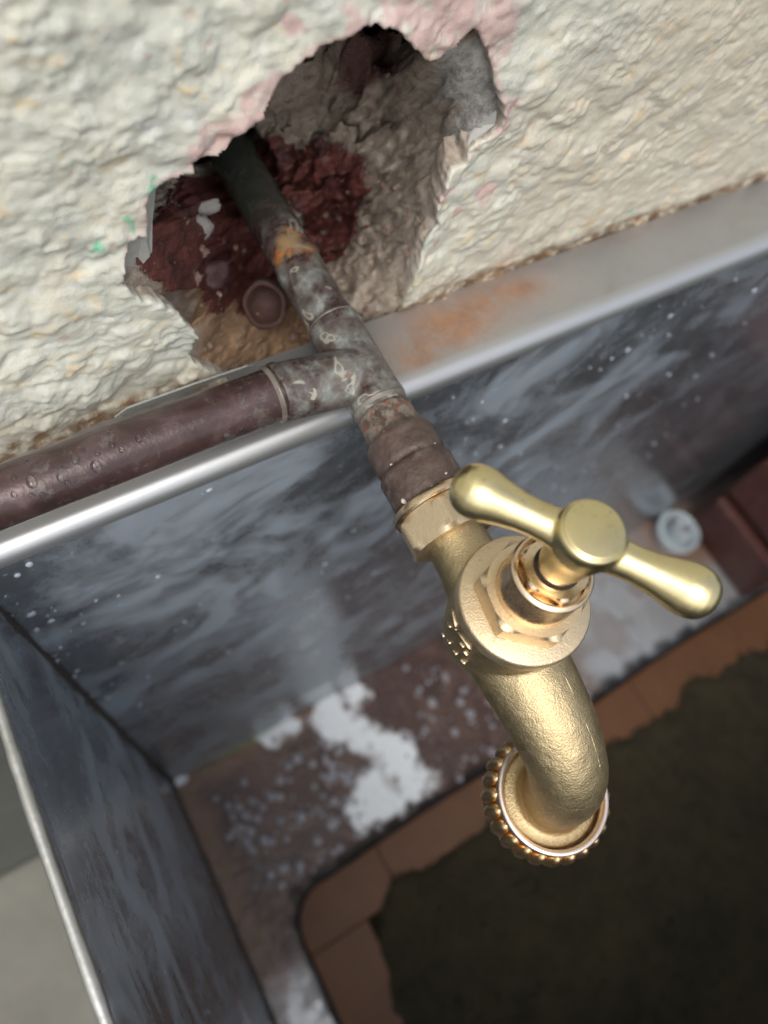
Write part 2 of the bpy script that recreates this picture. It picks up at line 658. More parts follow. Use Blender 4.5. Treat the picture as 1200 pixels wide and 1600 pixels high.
RUSTM = mat_simple('rusted_iron', (.022, .012, .012), (.085, .036, .026), 3, .75, .5)
STONEM = mat_simple('purple_stone', (.05, .026, .028), (.10, .055, .055), 3, .6, .5)
CHIPM = mat_simple('grey_mortar_chip', (.24, .22, .20), (.38, .36, .33), 2, .85, .5)
FLAKEM = mat_simple('grey_paint_underlayer', (.28, .28, .26), (.44, .44, .41), 2, .7, .3)
DARK = mat_simple('gap_shade', (.01, .008, .006), (.02, .015, .01), 2, .8, .1)


def mat_water():
    m = Mat('water')
    return m.done((1, 1, 1), .02, 0, .5, IOR=1.33, **{'Transmission Weight': 1.0})


WATER = mat_water()
BEADS = mat_simple('glint_water_beads', (.10, .085, .085), (.62, .62, .68), 14, .05, .05, **{'Transmission Weight': .3})  # water drops with their bright glints put into a milky colour
SPECKS = mat_simple('splash_glint', (.22, .25, .29), (.52, .56, .60), 30, .25, .05)  # sky glints on spray drops, put into an opaque whitish colour

# ------------------------------------------------------------------ ground, paving, drain
g = make('ground', [(-9000, -9000, -1), (9000, -9000, -1), (9000, 400, -1), (-9000, 400, -1)], [[0, 1, 2, 3]], EARTH, loc=None)
for v in g.data.vertices:
    v.co.z = -12 * SC
g['kind'] = 'structure'
mb = MB()
pav = bpy.data.objects.new('pavement', None)
pav.location = P(-300, -200, -480)
pav['kind'] = 'structure'
link(pav)
for i, (a, b) in enumerate([((-560, -330, -489), (-108, 2.5, -480)), ((-1020, -330, -489), (-568, 2.5, -480)), ((-560, -790, -489), (-108, -338, -480)), ((-1020, -790, -489), (-568, -338, -480))]):
    V, F = bevelled_box(a, b, 3)
    make('slab', V, F, CONC, pav, smoothed=False)

soil = MB().box((-104, -520, -489), (760, 2.5, -478)).build('soil', SOIL)
soil['kind'] = 'structure'

drain = bpy.data.objects.new('drain_surround', None)
drain.location = P(200, -120, -478)
drain['kind'] = 'structure'
link(drain)
xs = -104.0
while xs < 760:
    L = 128 + rng.uniform(-6, 6)
    V, F = bevelled_box((xs, -152, -478), (xs + L - .7, -62, -467 + rng.uniform(-.2, .2)), .5)
    make('tile', V, F, TILEM, drain, smoothed=False)
    xs += L
ys = -152.6
while ys > -500:
    L = 128 + rng.uniform(-6, 6)
    V, F = bevelled_box((-104, ys - L + .7, -478), (-8, ys, -467 + rng.uniform(-.2, .2)), .5)
    make('tile', V, F, TILEM, drain, smoothed=False)
    ys -= L

# moss mat creeping over the tiles
nx, ny = 200, 110
X, Y = np.meshgrid(np.linspace(-40, 760, nx), np.linspace(-520, -122, ny), indexing='ij')
edge = np.minimum((-137 - Y), (X + 5 + 22 * smooth(-150, -230, Y) * 0 - np.clip((Y + 155) * 0.0, 0, 0)) * 1.0)
edge = np.minimum(-138 - Y, X + 4 - 0.62 * np.clip(-(Y + 150), -20, 60) * -1 * 0.5)
edge = edge + (fbm(X / 30, Y / 30, 0, 4, 5, .42) - .5) * 30
H = -470.0 + np.clip(edge, -8, 6) * .9 + (fbm(X / 9, Y / 9, 0, 4, 9) - .5) * 6 * smooth(-6, 4, edge)
moss_v = [np.stack([X, Y, H], -1).reshape(-1, 3)]
moss_f = grid_faces(nx, ny)
keep = (edge.ravel()[moss_f] > -7).any(1)
moss_f = moss_f[keep].tolist()
mv = moss_v[0].tolist()
r2 = np.random.RandomState(3)
cnt = 0
while cnt < 12000:
    x, y = r2.uniform(-35, 560), r2.uniform(-420, -124)
    i = int((x + 40) / 800 * (nx - 1)); j = int((y + 520) / 398 * (ny - 1))
    if edge[i, j] < -17 * r2.rand() ** 2.5 - .5:
        cnt += .2
        continue
    z = H[i, j]
    a = r2.uniform(0, 6.28); l = r2.uniform(2, 5); wd = r2.uniform(.5, 1.2)
    dx, dy = math.cos(a), math.sin(a)
    n0 = len(mv)
    mv += [(x - dy * wd, y + dx * wd, z - 1), (x + dy * wd, y - dx * wd, z - 1), (x + dx * l * .7, y + dy * l * .7, z + l * .7)]
    moss_f.append([n0, n0 + 1, n0 + 2])
    cnt += 1
moss = make('moss', mv, moss_f, MOSSM)
moss['kind'] = 'stuff'

# ------------------------------------------------------------------ the wall with its hole
OUT = [(-0.3, 71.8), (1.1, 71.2), (2.4, 71.5), (3.6, 70.6), (4.8, 71.1), (6.0, 70.1), (8.3, 69.2), (8.9, 67.8), (11.5, 65.8), (14.0, 63.4), (16.4, 62.6), (18.4, 63.6), (20.8, 64.7), (23.5, 67.1), (25.0, 65.9), (28.1, 62.7), (30.7, 58.8), (33.3, 53.9), (36.7, 49.3), (38.2, 46.6), (38.9, 42.3), (37.2, 40.6), (33.8, 39.7), (32.0, 38.0), (32.4, 35.2), (28.5, 34.5), (27.6, 31.0), (27.6, 24.0), (29.7, 18.0), (27.1, 14.5), (26.0, 6.8), (25.6, -3.2), (24.9, -9.7), (24.3, -12.3), (22, -22), (-20, -22), (-26.6, -10.1), (-34.2, -1.1), (-34.5, 1.7), (-32.8, 8.4), (-36.2, 16.9), (-39.4, 22.7), (-43.8, 25.6), (-47.0, 31.8), (-45.9, 35.0), (-43.5, 40.2), (-40.0, 39.3), (-39.8, 43.0), (-39.9, 48.1), (-37.2, 49.9), (-35.5, 51.5), (-30.8, 51.6), (-30.9, 54.5), (-26.8, 54.1), (-23.5, 57.3), (-18.4, 60.7), (-16.0, 64.6), (-14.2, 66.0), (-10.5, 68.2), (-6.8, 69.3), (-2.4, 70.2)]
# roughen the outline
o2 = []
for i in range(len(OUT)):
    a, b = np.array(OUT[i]), np.array(OUT[(i + 1) % len(OUT)])
    n = max(1, int(np.hypot(*(b - a)) / .7))
    for k in range(n):
        o2.append(a + (b - a) * k / n)
o2 = np.array(o2)
o2[:, 0] += (fbm(o2[:, 0] / 1.6, o2[:, 1] / 1.6, 0, 4, 21) - .5) * 1.2
o2[:, 1] += (fbm(o2[:, 0] / 1.6, o2[:, 1] / 1.6, 7, 4, 22) - .5) * 1.2
OUTN = [tuple(q) for q in o2]

wall = thing('roughcast_wall', 'cream roughcast wall with ragged hole exposing red brick and mortar', 'wall', (0, 60, -480))
XA, XB, ZA, ZB, ST = -120.0, 215.0, -22.0, 120.0, 0.5
gx = np.arange(XA, XB + .01, ST)
gz = np.arange(ZA, ZB + .01, ST)
X, Z = np.meshgrid(gx, gz, indexing='ij')


def wall_h(X, Z):
    wx = X + (fbm(X / 9, Z / 9, 0, 3, 31) - .5) * 3.5
    wz = Z + (fbm(X / 9, Z / 9, 4, 3, 32) - .5) * 3.5
    q = fbm(X / 34, Z / 30, 3, 3, 30)
    h = 1.7 * (fbm(wx / 15, wz / 13, 0, 3, 1) - .5) * 2
    h += 1.15 * pebbles(wx / 8.5, wz / 6.5, 3, .6) * 1.6 * smooth(.3, .55, q)
    h += .6 * pebbles(wx / 3.9, wz / 3.4, 8, .5) + .35 * pebbles(X / 2.0, Z / 1.8, 9, .35)
    crust = smooth(.5, .66, fbm(X / 10, Z / 10, 3, 3, 14))
    h += crust * (.25 + .8 * (fbm(X / 1.9, Z / 1.6, 0, 4, 15, .6) - .5) * 2)
    h += .16 * (fbm(X / 1.3, Z / 1.1, 0, 3, 16) - .5) * 2
    # slumped edges of old paint layers
    t = (fbm(X / 17 + .4, Z / 11, 1, 3, 18) + .10 * fbm(X / 3, Z / 3, 1, 3, 19)) * 7
    fr = t - np.floor(t)
    h += .30 * smooth(.0, .25, fr) * (1 - fr) * smooth(.40, .6, fbm(X / 13, Z / 13, 8, 3, 23))
    return h


h = wall_h(X, Z) * (.9 - .24 * smooth(18, 75, X))
fade = smooth(0, 14, np.minimum.reduce([X - XA, XB - X, ZB - Z]))
h *= fade
flat = X.ravel(), Z.ravel()
# distance only near the hole
dist = np.full(X.shape, 60.0); NX, NZ = X.copy(), Z.copy()
near = (X > -66) & (X < 60) & (Z < 92)
d_, a_, b_ = seg_dist(X[near], Z[near], OUTN)
dist[near] = d_; NX[near] = a_; NZ[near] = b_
ins = np.zeros(X.shape, bool)
ins[near] = inside(X[near], Z[near], OUTN)
# lips curl outward a little around the hole
h += np.where(ins, 0, 1.3 * np.exp(-dist / 2.5) * (fbm(X / 3, Z / 3, 0, 2, 40)))
# rubble line where the wall meets the steel ledge
low = smooth(-4, -12, Z)
h += low * (-2.2 + 3.0 * (fbm(X / 5, Z / 3, 0, 4, 44) - .4)) * smooth(-1, 8, X + 5)
PINK = [(-29.3, 55.4, 3.3), (-24.8, 58.3, 4.2), (-19.7, 62.3, 3.8), (-17.2, 63.3, 2.5), (12.0, 70.0, 5.0), (19.0, 65.7, 4.2), (28.5, 67.2, 5.8), (31.4, 61.4, 3.3), (18.8, 71.2, 5.0), (7.1, 73.1, 3.3), (39.7, 43.8, 2.9), (40.0, 47.8, 2.5), (28.0, 27.9, 2.5), (41.8, 24.6, 3.3), (34.3, 19.7, 1.7), (-13.3, 73.5, 2.1), (10.7, 72.5, 2.1), (-1.9, 71.8, 2.5)]
pink = np.zeros(X.shape)
wx = X + (fbm(X / 4, Z / 4, 0, 3, 51) - .5) * 5
wz = Z + (fbm(X / 4, Z / 4, 5, 3, 52) - .5) * 5
for (px, pz, pr) in PINK:
    pink = np.maximum(pink, 1 - smooth(.75, 1.25, np.hypot(wx - px, wz - pz) / pr))
pink = np.maximum(pink * .9, .75 * (1 - smooth(.6, 1.6, dist + (fbm(X / 2, Z / 2, 0, 3, 55) - .5) * 2)) * (~ins) * smooth(30, 45, Z))
grime = np.clip(smooth(-3, -11, Z) * 1.0 + .5 * smooth(6, -8, Z) * smooth(.5, .65, fbm(X / 6, Z / 4, 0, 4, 57)), 0, 1)
green = np.zeros(X.shape)
for (px, pz, pr) in [(-43.5, 44.0, 1.0), (-43.0, 42.3, .9), (-37.9, 49.6, .8), (-37.2, 51.4, .7), (-50, 40, 1.2), (80, -2, 1.0), (73, -4.5, .7), (104, -3, .9)]:
    green = np.maximum(green, (1 - smooth(.6, 1.2, np.hypot(wx - px - 0, wz - pz) / pr)) * .8)
xv, zv = X.copy(), Z.copy()
fa = grid_faces(len(gx), len(gz))
insf = ins.ravel()[fa]
cut = insf.all(1)
part = insf.any(1) & ~cut
snap = np.unique(fa[part][insf[part]])
xf, zf = xv.ravel(), zv.ravel()
xf[snap] = NX.ravel()[snap]
zf[snap] = NZ.ravel()[snap]
yf = 20.0 - h.ravel()
verts = np.stack([xf, yf, zf], -1)
faces = fa[~cut]
used = np.unique(faces)
remap = -np.ones(len(verts), int); remap[used] = np.arange(len(used))
verts = verts[used]; faces = remap[faces]
warm = smooth(20, 90, X + (fbm(X / 20, Z / 20, 0, 3, 58) - .5) * 60) * .75
A = dict(warm=warm.ravel()[used], pink=pink.ravel()[used], grime=grime.ravel()[used], green=green.ravel()[used], rim=np.zeros(len(used)))
# boundary of the hole -> broken thickness running back into the wall
ed = {}
for f in faces[part[~cut]].tolist() if False else faces.tolist():
    for k in range(4):
        a, b = f[k], f[(k + 1) % 4]
        if (b, a) in ed:
            del ed[(b, a)]
        else:
            ed[(a, b)] = 1
snapset = set(remap[snap].tolist())
be = [(a, b) for (a, b) in ed if a in snapset and b in snapset]
bv = sorted({i for e in be for i in e})
idx = {}
rows = [(0.2, .5), (.25, 1.0), (.3, 1.6), (.4, 2.3), (.6, 3.0), (.8, 3.8), (1.2, 4.8), (2.0, 6.2), (3.2, 8.5)]
extra, ea = [], []
cx, cz = -3, 28
nb = len(verts)
ncur = nb
ring = {}
bvn = np.array(bv)
for ri, (offs, dep) in enumerate(rows):
    q = verts[bvn].copy()
    dx, dz = q[:, 0] - cx, q[:, 2] - cz
    L = np.hypot(dx, dz) + 1e-6
    rag = (fbm(q[:, 0] / 2.0, q[:, 2] / 2.0, dep / 1.1, 4, 60, .55) - .5) * min(.6 + .2 * ri, 1.5)
    q[:, 0] += dx / L * (offs + rag)
    q[:, 2] += dz / L * (offs + rag)
    q[:, 1] = verts[bvn][:, 1] * .4 + 20 * .6 + dep + rag * .4
    extra.append(q)
    for n_, i in enumerate(bv):
        ring[(ri, i)] = nb + ri * len(bv) + n_
    for kk in ('pink', 'grime', 'green', 'warm'):
        A[kk] = np.concatenate([A[kk], A[kk][bvn] * (.6 if ri == 0 else 0)])
    A['rim'] = np.concatenate([A['rim'], np.full(len(bv), .35 if ri == 0 else 1.0)])
newf = []
for a, b in be:
    newf.append([b, a, ring[(0, a)], ring[(0, b)]])
    for ri in range(len(rows) - 1):
        newf.append([ring[(ri, b)], ring[(ri, a)], ring[(ri + 1, a)], ring[(ri + 1, b)]])
verts = np.concatenate([verts] + extra)
make('render_coat', verts, faces.tolist() + newf, WALL, wall, attrs=A)
# plain rest of the wall around the finely built region, closed behind
mb = MB()
WX, WT, WB = 1900, 1700, 170
zb = -489
mb.add([(-WX, 20, zb), (WX, 20, zb), (WX, 20, ZA), (XB, 20, ZA), (XA, 20, ZA), (-WX, 20, ZA), (XB, 20, ZB), (XA, 20, ZB), (WX, 20, ZB), (-WX, 20, ZB), (WX, 20, WT), (-WX, 20, WT),
        (-WX, WB, zb), (WX, WB, zb), (WX, WB, WT), (-WX, WB, WT)],
       [[0, 1, 2, 3, 4, 5], [5, 4, 7, 9], [3, 2, 8, 6], [9, 7, 6, 8, 10, 11], [13, 12, 15, 14], [11, 10, 14, 15], [0, 5, 9, 11, 15, 12], [1, 13, 14, 10, 8, 2]])
mb.build('wall_face', WALL, wall, smoothed=False)
MB().box((-1900, 2.5, -489), (1900, 19.9, -60)).build('plinth', PLINTH, wall, smoothed=False)

# cavity: a sheared height field running down and inwards
KX, KZ = 0.6125, -1.0354
CP = [(0.2, 74.8, 8), (33.8, 53.7, 3), (25.1, 56.0, 5), (30.6, 46.7, 5), (29.2, 61.9, 3), (18.9, 62.1, 4), (14.0, 65.8, 4), (22.4, 58.0, 12), (22.3, 51.1, 22), (17.5, 58.1, 30), (12.6, 65.4, 38), (10.5, 74.3, 50), (4.4, 81.0, 46), (4.3, 85, 34), (6.8, 78, 24), (-6.8, 67.1, 50), (-16.7, 66.2, 48), (-21.8, 62.9, 52), (-18.0, 69.4, 25), (-8.0, 75.9, 35), (-31.6, 63.4, 52), (-27.2, 63.7, 56), (-36.4, 53.2, 25), (-41.6, 45.1, 30), (-38.6, 52.2, 38), (-40.9, 45.7, 16), (-35.9, 42.4, 45), (-32.9, 22.7, 42), (-38.6, 19.0, 38), (-26.1, 14.4, 48), (-17.3, 2.2, 25), (-38.2, 20.5, 9), (-40.4, 29.7, 6), (-43.9, 29.8, 3), (-45.4, 34.2, 3), (-40.0, 41.8, 4), (-38.8, 19.7, 5), (-32.2, 12.9, 6), (-30.0, 4.4, 6), (-33.2, -1.9, 3), (-21.3, -5.9, 10), (-9.1, -10.2, 16), (-1.6, -20.3, 6), (-10.8, 52.2, 50), (1.0, 42.9, 46), (8.3, 42.9, 40), (3.4, 23.8, 49), (2.6, 16.6, 40), (9.0, 21.5, 38), (12.8, 36.8, 33), (17.8, 26.0, 24), (17.1, 14.2, 20), (14.9, 2.9, 14), (23.4, 7.8, 6), (25.0, 24.5, 7), (20.8, -7.8, 4), (12.3, -2.7, 13), (9.2, -7.2, 9), (21.2, 38.4, 22), (25.4, 36.7, 9), (-19.7, 33.0, 50), (-14.3, 22.3, 44), (-6.0, 5.3, 32), (0.9, -8.1, 20), (10.4, -23.7, 10)]
CP += [(27.3, 27, 3), (29.0, 18.5, 2.5), (26.9, 14, 2.5), (26.0, 6, 2.5), (25.6, -3, 2.5), (28.2, 33, 3), (32, 37, 3)]
CP = np.array(CP, float)
nC = len(CP)
ph = lambda r: np.sqrt(r * r + 4.0)
Dm = ph(np.hypot(CP[:, None, 0] - CP[None, :, 0], CP[:, None, 1] - CP[None, :, 1])) - np.eye(nC) * 1.2
Ls = np.zeros((nC + 1, nC + 1)); Ls[:nC, :nC] = Dm; Ls[nC, :nC] = Ls[:nC, nC] = 1
wts = np.linalg.solve(Ls, np.append(CP[:, 2], 0))
cx_ = np.arange(-60, 56.01, .55); cz_ = np.arange(-30, 96.01, .55)
U, V_ = np.meshgrid(cx_, cz_, indexing='ij')
D = np.full(U.shape, wts[nC])
for i in range(nC):
    D += wts[i] * ph(np.hypot(U - CP[i, 0], V_ - CP[i, 1]))
D = np.clip(D, 2, 62)
for yp in np.arange(18, 96, 1.5):
    dd_ = np.hypot(U - (.04 * yp - KX * (yp - 20)), V_ + KZ * (yp - 20))
    D = np.maximum(D, (yp - 20 + 9) * (1 - smooth(8.5, 13, dd_)))
amp = np.clip(D / 14, .55, 1.3)
ZN = dict(red1=[(-44, 50), (-37, 58), (-24.9, 64), (-17.7, 50), (-14.7, 32.2), (-9.4, 16.4), (-14.6, 1.5), (-22.0, 4.0), (-30.4, 11.6), (-35.1, 16.5), (-40.5, 22.1), (-43.7, 34.9)],
          red2=[(-22.0, 62.0), (-9.3, 56.6), (0.5, 51.7), (9.7, 43.7), (11.5, 33.7), (11.8, 19.9), (6.2, 12.1), (1.9, 8.5), (-9.7, 30.0), (-19.4, 48.7)],
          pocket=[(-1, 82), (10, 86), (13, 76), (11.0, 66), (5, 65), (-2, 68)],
          tan=[(-43.3, 26.4), (-29.8, 19.5), (-29.2, 14.9), (-26.0, 12.3), (-20.1, 3.4), (-5.2, -1.2), (2.0, -14.5), (5.8, -29.2), (-35.4, -5.9), (-33.6, 8.8)],
          grey=[(20.3, 64.6), (29.5, 64.6), (40.0, 47.8), (33.9, 39.8), (28.4, 37.1), (27.3, 42.6), (28.7, 51.1), (21.9, 58.6)])
wu = U + (fbm(U / 5, V_ / 5, 0, 4, 75) - .5) * 6
wv = V_ + (fbm(U / 5, V_ / 5, 6, 4, 76) - .5) * 6
def zone(n, soft=1.2):
    d, _, _ = seg_dist(wu, wv, ZN[n])
    s = np.where(inside(wu, wv, ZN[n]), d, -d)
    return smooth(-soft, soft, s)


r1, r2_ = zone('red1'), zone('red2')
amp *= 1 - .55 * np.maximum(r1, r2_)
D += amp * (3.6 * (fbm(U / 8, V_ / 8, D / 12, 5, 71, .6) - .5) + 1.6 * (fbm(U / 2.2, V_ / 2.2, D / 4, 4, 73, .6) - .5) * 2)
ck = 1 - np.abs(fbm(U / 9, V_ / 9, 1, 4, 81) * 2 - 1)
D += 5.0 * smooth(.86, .985, ck) * smooth(20, 34, D)
D = np.maximum(D, 1.5)
wu = U + (fbm(U / 5, V_ / 5, 0, 4, 75) - .5) * 6
wv = V_ + (fbm(U / 5, V_ / 5, 6, 4, 76) - .5) * 6


def zone(n, soft=1.2):
    d, _, _ = seg_dist(wu, wv, ZN[n])
    s = np.where(inside(wu, wv, ZN[n]), d, -d)
    return smooth(-soft, soft, s)


r1, r2_ = zone('red1'), zone('red2')
# brick faces stand flat and a little proud of the mortar round them
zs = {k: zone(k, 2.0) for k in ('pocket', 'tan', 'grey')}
jl = smooth(3, 10, D)
JU = jl * ((fbm(U / 4, V_ / 4, 3, 4, 85, .6) - .5) * 4.0 + (fbm(U / 1.5, V_ / 1.5, 3, 3, 86, .6) - .5) * 1.3)
JV = jl * ((fbm(U / 4, V_ / 4, 9, 4, 87, .6) - .5) * 4.0 + (fbm(U / 1.5, V_ / 1.5, 9, 3, 88, .6) - .5) * 1.3)
cav = np.stack([U + JU + KX * D, 20 + D, V_ + JV + KZ * D], -1).reshape(-1, 3)
cf = grid_faces(len(cx_), len(cz_))
dO, _, _ = seg_dist(U, V_, OUT)
iO = inside(U, V_, OUT) | (dO < 10)
keepf = iO.ravel()[cf].all(1)
ctr = cf[:, 0]
fr1 = (r1.ravel()[cf].mean(1) > .5) & keepf
fr2 = (r2_.ravel()[cf].mean(1) > .5) & keepf & ~fr1


def submesh(name, mask, mat, proud=0.0, skirt=4.0, attrs=None):
    fs = cf[mask]
    u_ = np.unique(fs)
    rm = -np.ones(len(cav), int); rm[u_] = np.arange(len(u_))
    v = cav[u_].copy()
    v += np.array([-KX, -1, -KZ]) * proud
    fs = rm[fs].tolist()
    a = {k: x.ravel()[u_] for k, x in (attrs or {}).items()}
    if skirt:
        e = {}
        for f in fs:
            for k in range(4):
                p, q = f[k], f[(k + 1) % 4]
                if (q, p) in e:
                    del e[(q, p)]
                else:
                    e[(p, q)] = 1
        bv = sorted({i for x in e for i in x})
        mp = {i: len(v) + n for n, i in enumerate(bv)}
        v = np.concatenate([v, v[bv] + np.array([KX, 1, KZ]) * skirt])
        fs += [[q, p, mp[p], mp[q]] for p, q in e]
        a = {k: np.concatenate([x, x[bv]]) for k, x in a.items()}
    return make(name, v, fs, mat, wall, attrs=a)


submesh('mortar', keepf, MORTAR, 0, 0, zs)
submesh('brick', fr1, BRICKM, 1.4, 4)
submesh('brick', fr2, BRICKM, 1.4, 4)


# flakes of old paint peeling at the hole's left edge
def flake(pts, y0, th, mat, name='paint_flake'):
    n = len(pts)
    V = [(p[0], y0 + p[2] - th / 2, p[1]) for p in pts] + [(p[0], y0 + p[2] + th / 2, p[1]) for p in pts]
    F = [list(range(n)), list(range(n, 2 * n))[::-1]] + [[i, i + n, (i + 1) % n + n, (i + 1) % n] for i in range(n)]
    make(name, V, F, mat, wall, smoothed=False)


flake([(-39.9, 48.3, 1.2), (-36.6, 46.5, 3.0), (-37.8, 39, 3.6), (-38.5, 31, 4.2), (-39.8, 29.5, 4.5), (-40.9, 36, 2.6), (-40.4, 43, 1.4)], 20.5, .7, FLAKEM)
flake([(-44.6, 40.0, .2), (-40.0, 39.4, 1.4), (-39.3, 31, 2.6), (-42.8, 27.3, 3.0), (-45.8, 29.5, 2.0), (-46.8, 33, .8)], 21.2, .7, FLAKEM)
flake([(37.4, 46.0, .6), (38.0, 43.0, .6), (35.5, 40.0, 1.0), (32.8, 38.6, 1.4), (33.6, 40.1, 2.4), (35.6, 42.0, 2.4)], 20.4, .6, FLAKEM)
# thin peeling strip along the wall foot behind the branch pipe
flake([(-52, -4.5, -1.2), (-36, -3.2, -2.0), (-22, -5.2, -1.0), (-20, -7.2, 0), (-40, -7.4, -.6), (-55, -7.6, -.4)], 17.4, .5, FLAKEM)

# loose things lying in the hole
st = thing('pipe_stub', 'rusty open pipe end sticking up inside the wall hole', 'pipe stub', (-8, 40, -16))
ax = Vector((-.42, -.62, .66)).normalized()
MB().lathe([(-9, 6.0), (.6, 6.1), (1.4, 5.8), (1.5, 5.2), (.9, 4.6), (-6, 4.2), (-6.2, .01)], (-6.6, 37.5, -13.2), ax, 48, cap=False,
           rfun=lambda t, s: 1 + .05 * math.sin(2 * t + 1) + .03 * math.sin(5 * t)).build('pipe_end', RUSTM, st)


def rock(name, label, c, r, sc, seed, mat, cat='stone'):
    mb = MB().sphere((0, 0, 0), 1, 24, 14)
    v = np.array(mb.v)
    n = .55 + .9 * fbm(v[:, 0] * 1.3 + seed, v[:, 1] * 1.3, v[:, 2] * 1.3, 4, seed)
    v = v * n[:, None] * np.array(sc) * r + np.array(c)
    o = make(name, v, mb.f, mat, None, loc=(c[0], c[1], c[2] - r * .5))
    return tag(o, label, cat)


rock('stone', 'dark purple stone lump wedged at lower left of the hole', (-19, 49, -10), 6.4, (1.25, .7, .62), 3, STONEM)
rock('mortar_chip', 'pale grey mortar crumb stuck on the red brick left of the pipe', (-19.5, 49, 7.5), 4.2, (.9, .5, 1.0), 11, CHIPM, 'mortar')
rock('mortar_crumb', 'small grey mortar crumb above the larger chip on red brick', (-15.0, 52.5, 9.5), 2.6, (1.3, .5, .8), 17, CHIPM, 'mortar')

grit = MB()
rg = np.random.RandomState(12)
cvx = cav.reshape(U.shape + (3,))
for _ in range(130):
    i = rg.randint(8, U.shape[0] - 8); j = rg.randint(8, U.shape[1] - 8)
    if not inside(U[i:i + 1, j], V_[i:i + 1, j], OUT)[0] or V_[i, j] > 40 or D[i, j] > 55:
        continue
    r = rg.uniform(.35, 1.1) * (1 if rg.rand() < .85 else 1.7)
    ms = MB().sphere((0, 0, 0), 1, 8, 5)
    q = [Vector(p) * r * rg.uniform(.7, 1.2) + Vector(cvx[i, j]) + Vector((-KX, -1, -KZ)) * 1.4 for p in ms.v]
    grit.add(q, ms.f)
gr = grit.build('rubble_grit', mat_simple('crumbled_mortar', (.10, .05, .04), (.30, .22, .17), 9, .8, .3), smoothed=False)
gr['kind'] = 'stuff'

# ------------------------------------------------------------------ steel trough
tr = thing('steel_trough', 'smeared stainless steel trough with back ledge fixed under the wall', 'trough', (150, -150, -440))
# ledge: profile in (y, z) swept along x
prof = [(21, -12.0), (14, -12.0), (7, -12.0), (3, -12.05)]
for k in range(1, 9):
    a = k / 8 * math.pi / 2
    prof.append((1.4 - 4.4 * math.sin(a) + 0.0, -16.4 + 4.4 * math.cos(a)))
prof.append((-3, -17))
prof = np.array(prof)
lx = np.arange(-104, 760, 2.0)
LX = np.repeat(lx[:, None], len(prof), 1)
LY = np.repeat(prof[None, :, 0], len(lx), 0)
LZ = np.repeat(prof[None, :, 1], len(lx), 0) + .25 * np.sin(LX / 37) * 0
rust = np.zeros(LX.shape)
for (px, py, sx, sy, a) in [(38, 12, 17, 9, 1.0), (57, 15, 16, 7, .9), (22, 7, 9, 8, .8), (66, 12, 12, 6, .5), (-70, 12, 20, 8, .5), (-98, 10, 8, 10, .6), (110, 19, 30, 3, .4)]:
    rust = np.maximum(rust, a * np.exp(-((LX - px) / sx) ** 2 - ((LY - py) / sy) ** 2))
make('back_ledge', np.stack([LX, LY, LZ], -1).reshape(-1, 3), grid_faces(len(lx), len(prof)), LEDGE, tr, attrs=dict(rust=np.clip(rust * 1.4, 0, 1), bend=smooth(3.0, 0.5, LY)))
# back panel
bx = np.linspace(-97, 756, 140); bz = np.concatenate([np.linspace(-17, -434, 60), [-437, -438.6, -439.6, -440]])
BX, BZ = np.meshgrid(bx, bz, indexing='ij')
BY = -3.0 - np.where(BZ < -600, 1, 0) + 0.5 * (fbm(BX / 120, BZ / 120, 0, 2, 90) - .5) * np.clip((-22 - BZ) / 60, 0, 1)
make('back_panel', np.stack([BX, BY, BZ], -1).reshape(-1, 3), grid_faces(len(bx), len(bz)), STEEL, tr, attrs=dict(film=1.15 - .85 * smooth(60, 270, BX)))
# left side panel: leans slightly in towards the base, rolled top edge
sy = np.concatenate([np.linspace(-2.6, -150, 120), np.linspace(-155, -420, 40)])
prof = [(-1.0, -440), (-.9, -300), (-.7, -150), (-.4, -40), (0.0, -17), (-.15, -13.4), (-.7, -12.3), (-1.5, -12.0), (-2.3, -12.3), (-2.8, -13.4), (-2.9, -60), (-2.9, -440)]
SV = []
for y in sy:
    for (dx, z) in prof:
        top = -95.2 - 5.6 * (1 - math.exp((y + 2.6) / 55.0))
        bot = -88.6 + .018 * (y + 2.6)
        t = (z + 440) / 428
        SV.append((bot + (top - bot) * t + dx, y, z))
make('side_panel', SV, grid_faces(len(sy), len(prof)), STEEL_SIDE, tr, attrs=dict(film=np.full(len(SV), 1.1)))
mb = MB()
pts = [(-95.2 - 5.6 * (1 - math.exp((y + 2.6) / 55.0)) - 1.6, y, -12.9) for y in sy]
mb.tube(pts, [1.3 + .35 * (vnoise(np.array(y / 4.0), np.array(0.0), 0, 4) - .5) for y in sy], 16)
mb.build('rim_edge', mat_brass('worn_steel_edge', (.36, .37, .36), (.58, .58, .55), .46, .08, 1.2, .3), tr)
# grimy weld bead in the corner, and along the side panel's foot
pts = [(-97.2 + 9.0 * t, -3.9, -16 - 422 * t) for t in np.linspace(0, 1, 30)]
MB().tube(pts, [1.7 + .5 * rng.random() for _ in pts], 10).build('weld_seam', SEAM, tr)
pts = [(-89.0 + .018 * (y + 3), y, -439) for y in np.linspace(-4, -330, 40)]
MB().tube(pts, [1.6 + .8 * rng.random() for _ in pts], 10).build('weld_seam', SEAM, tr)

MB().box((-101, -424, -452), (760, -420.2, -12)).build('unseen_front_panel', STEEL_SIDE, tr, smoothed=False)  # out of view, added to block sun and darken drain and steel reflections
MB().box((756, -420, -452), (760, -4, -12)).build('unseen_end_panel', STEEL_SIDE, tr, smoothed=False)  # out of view, added with the front one to shade the trough
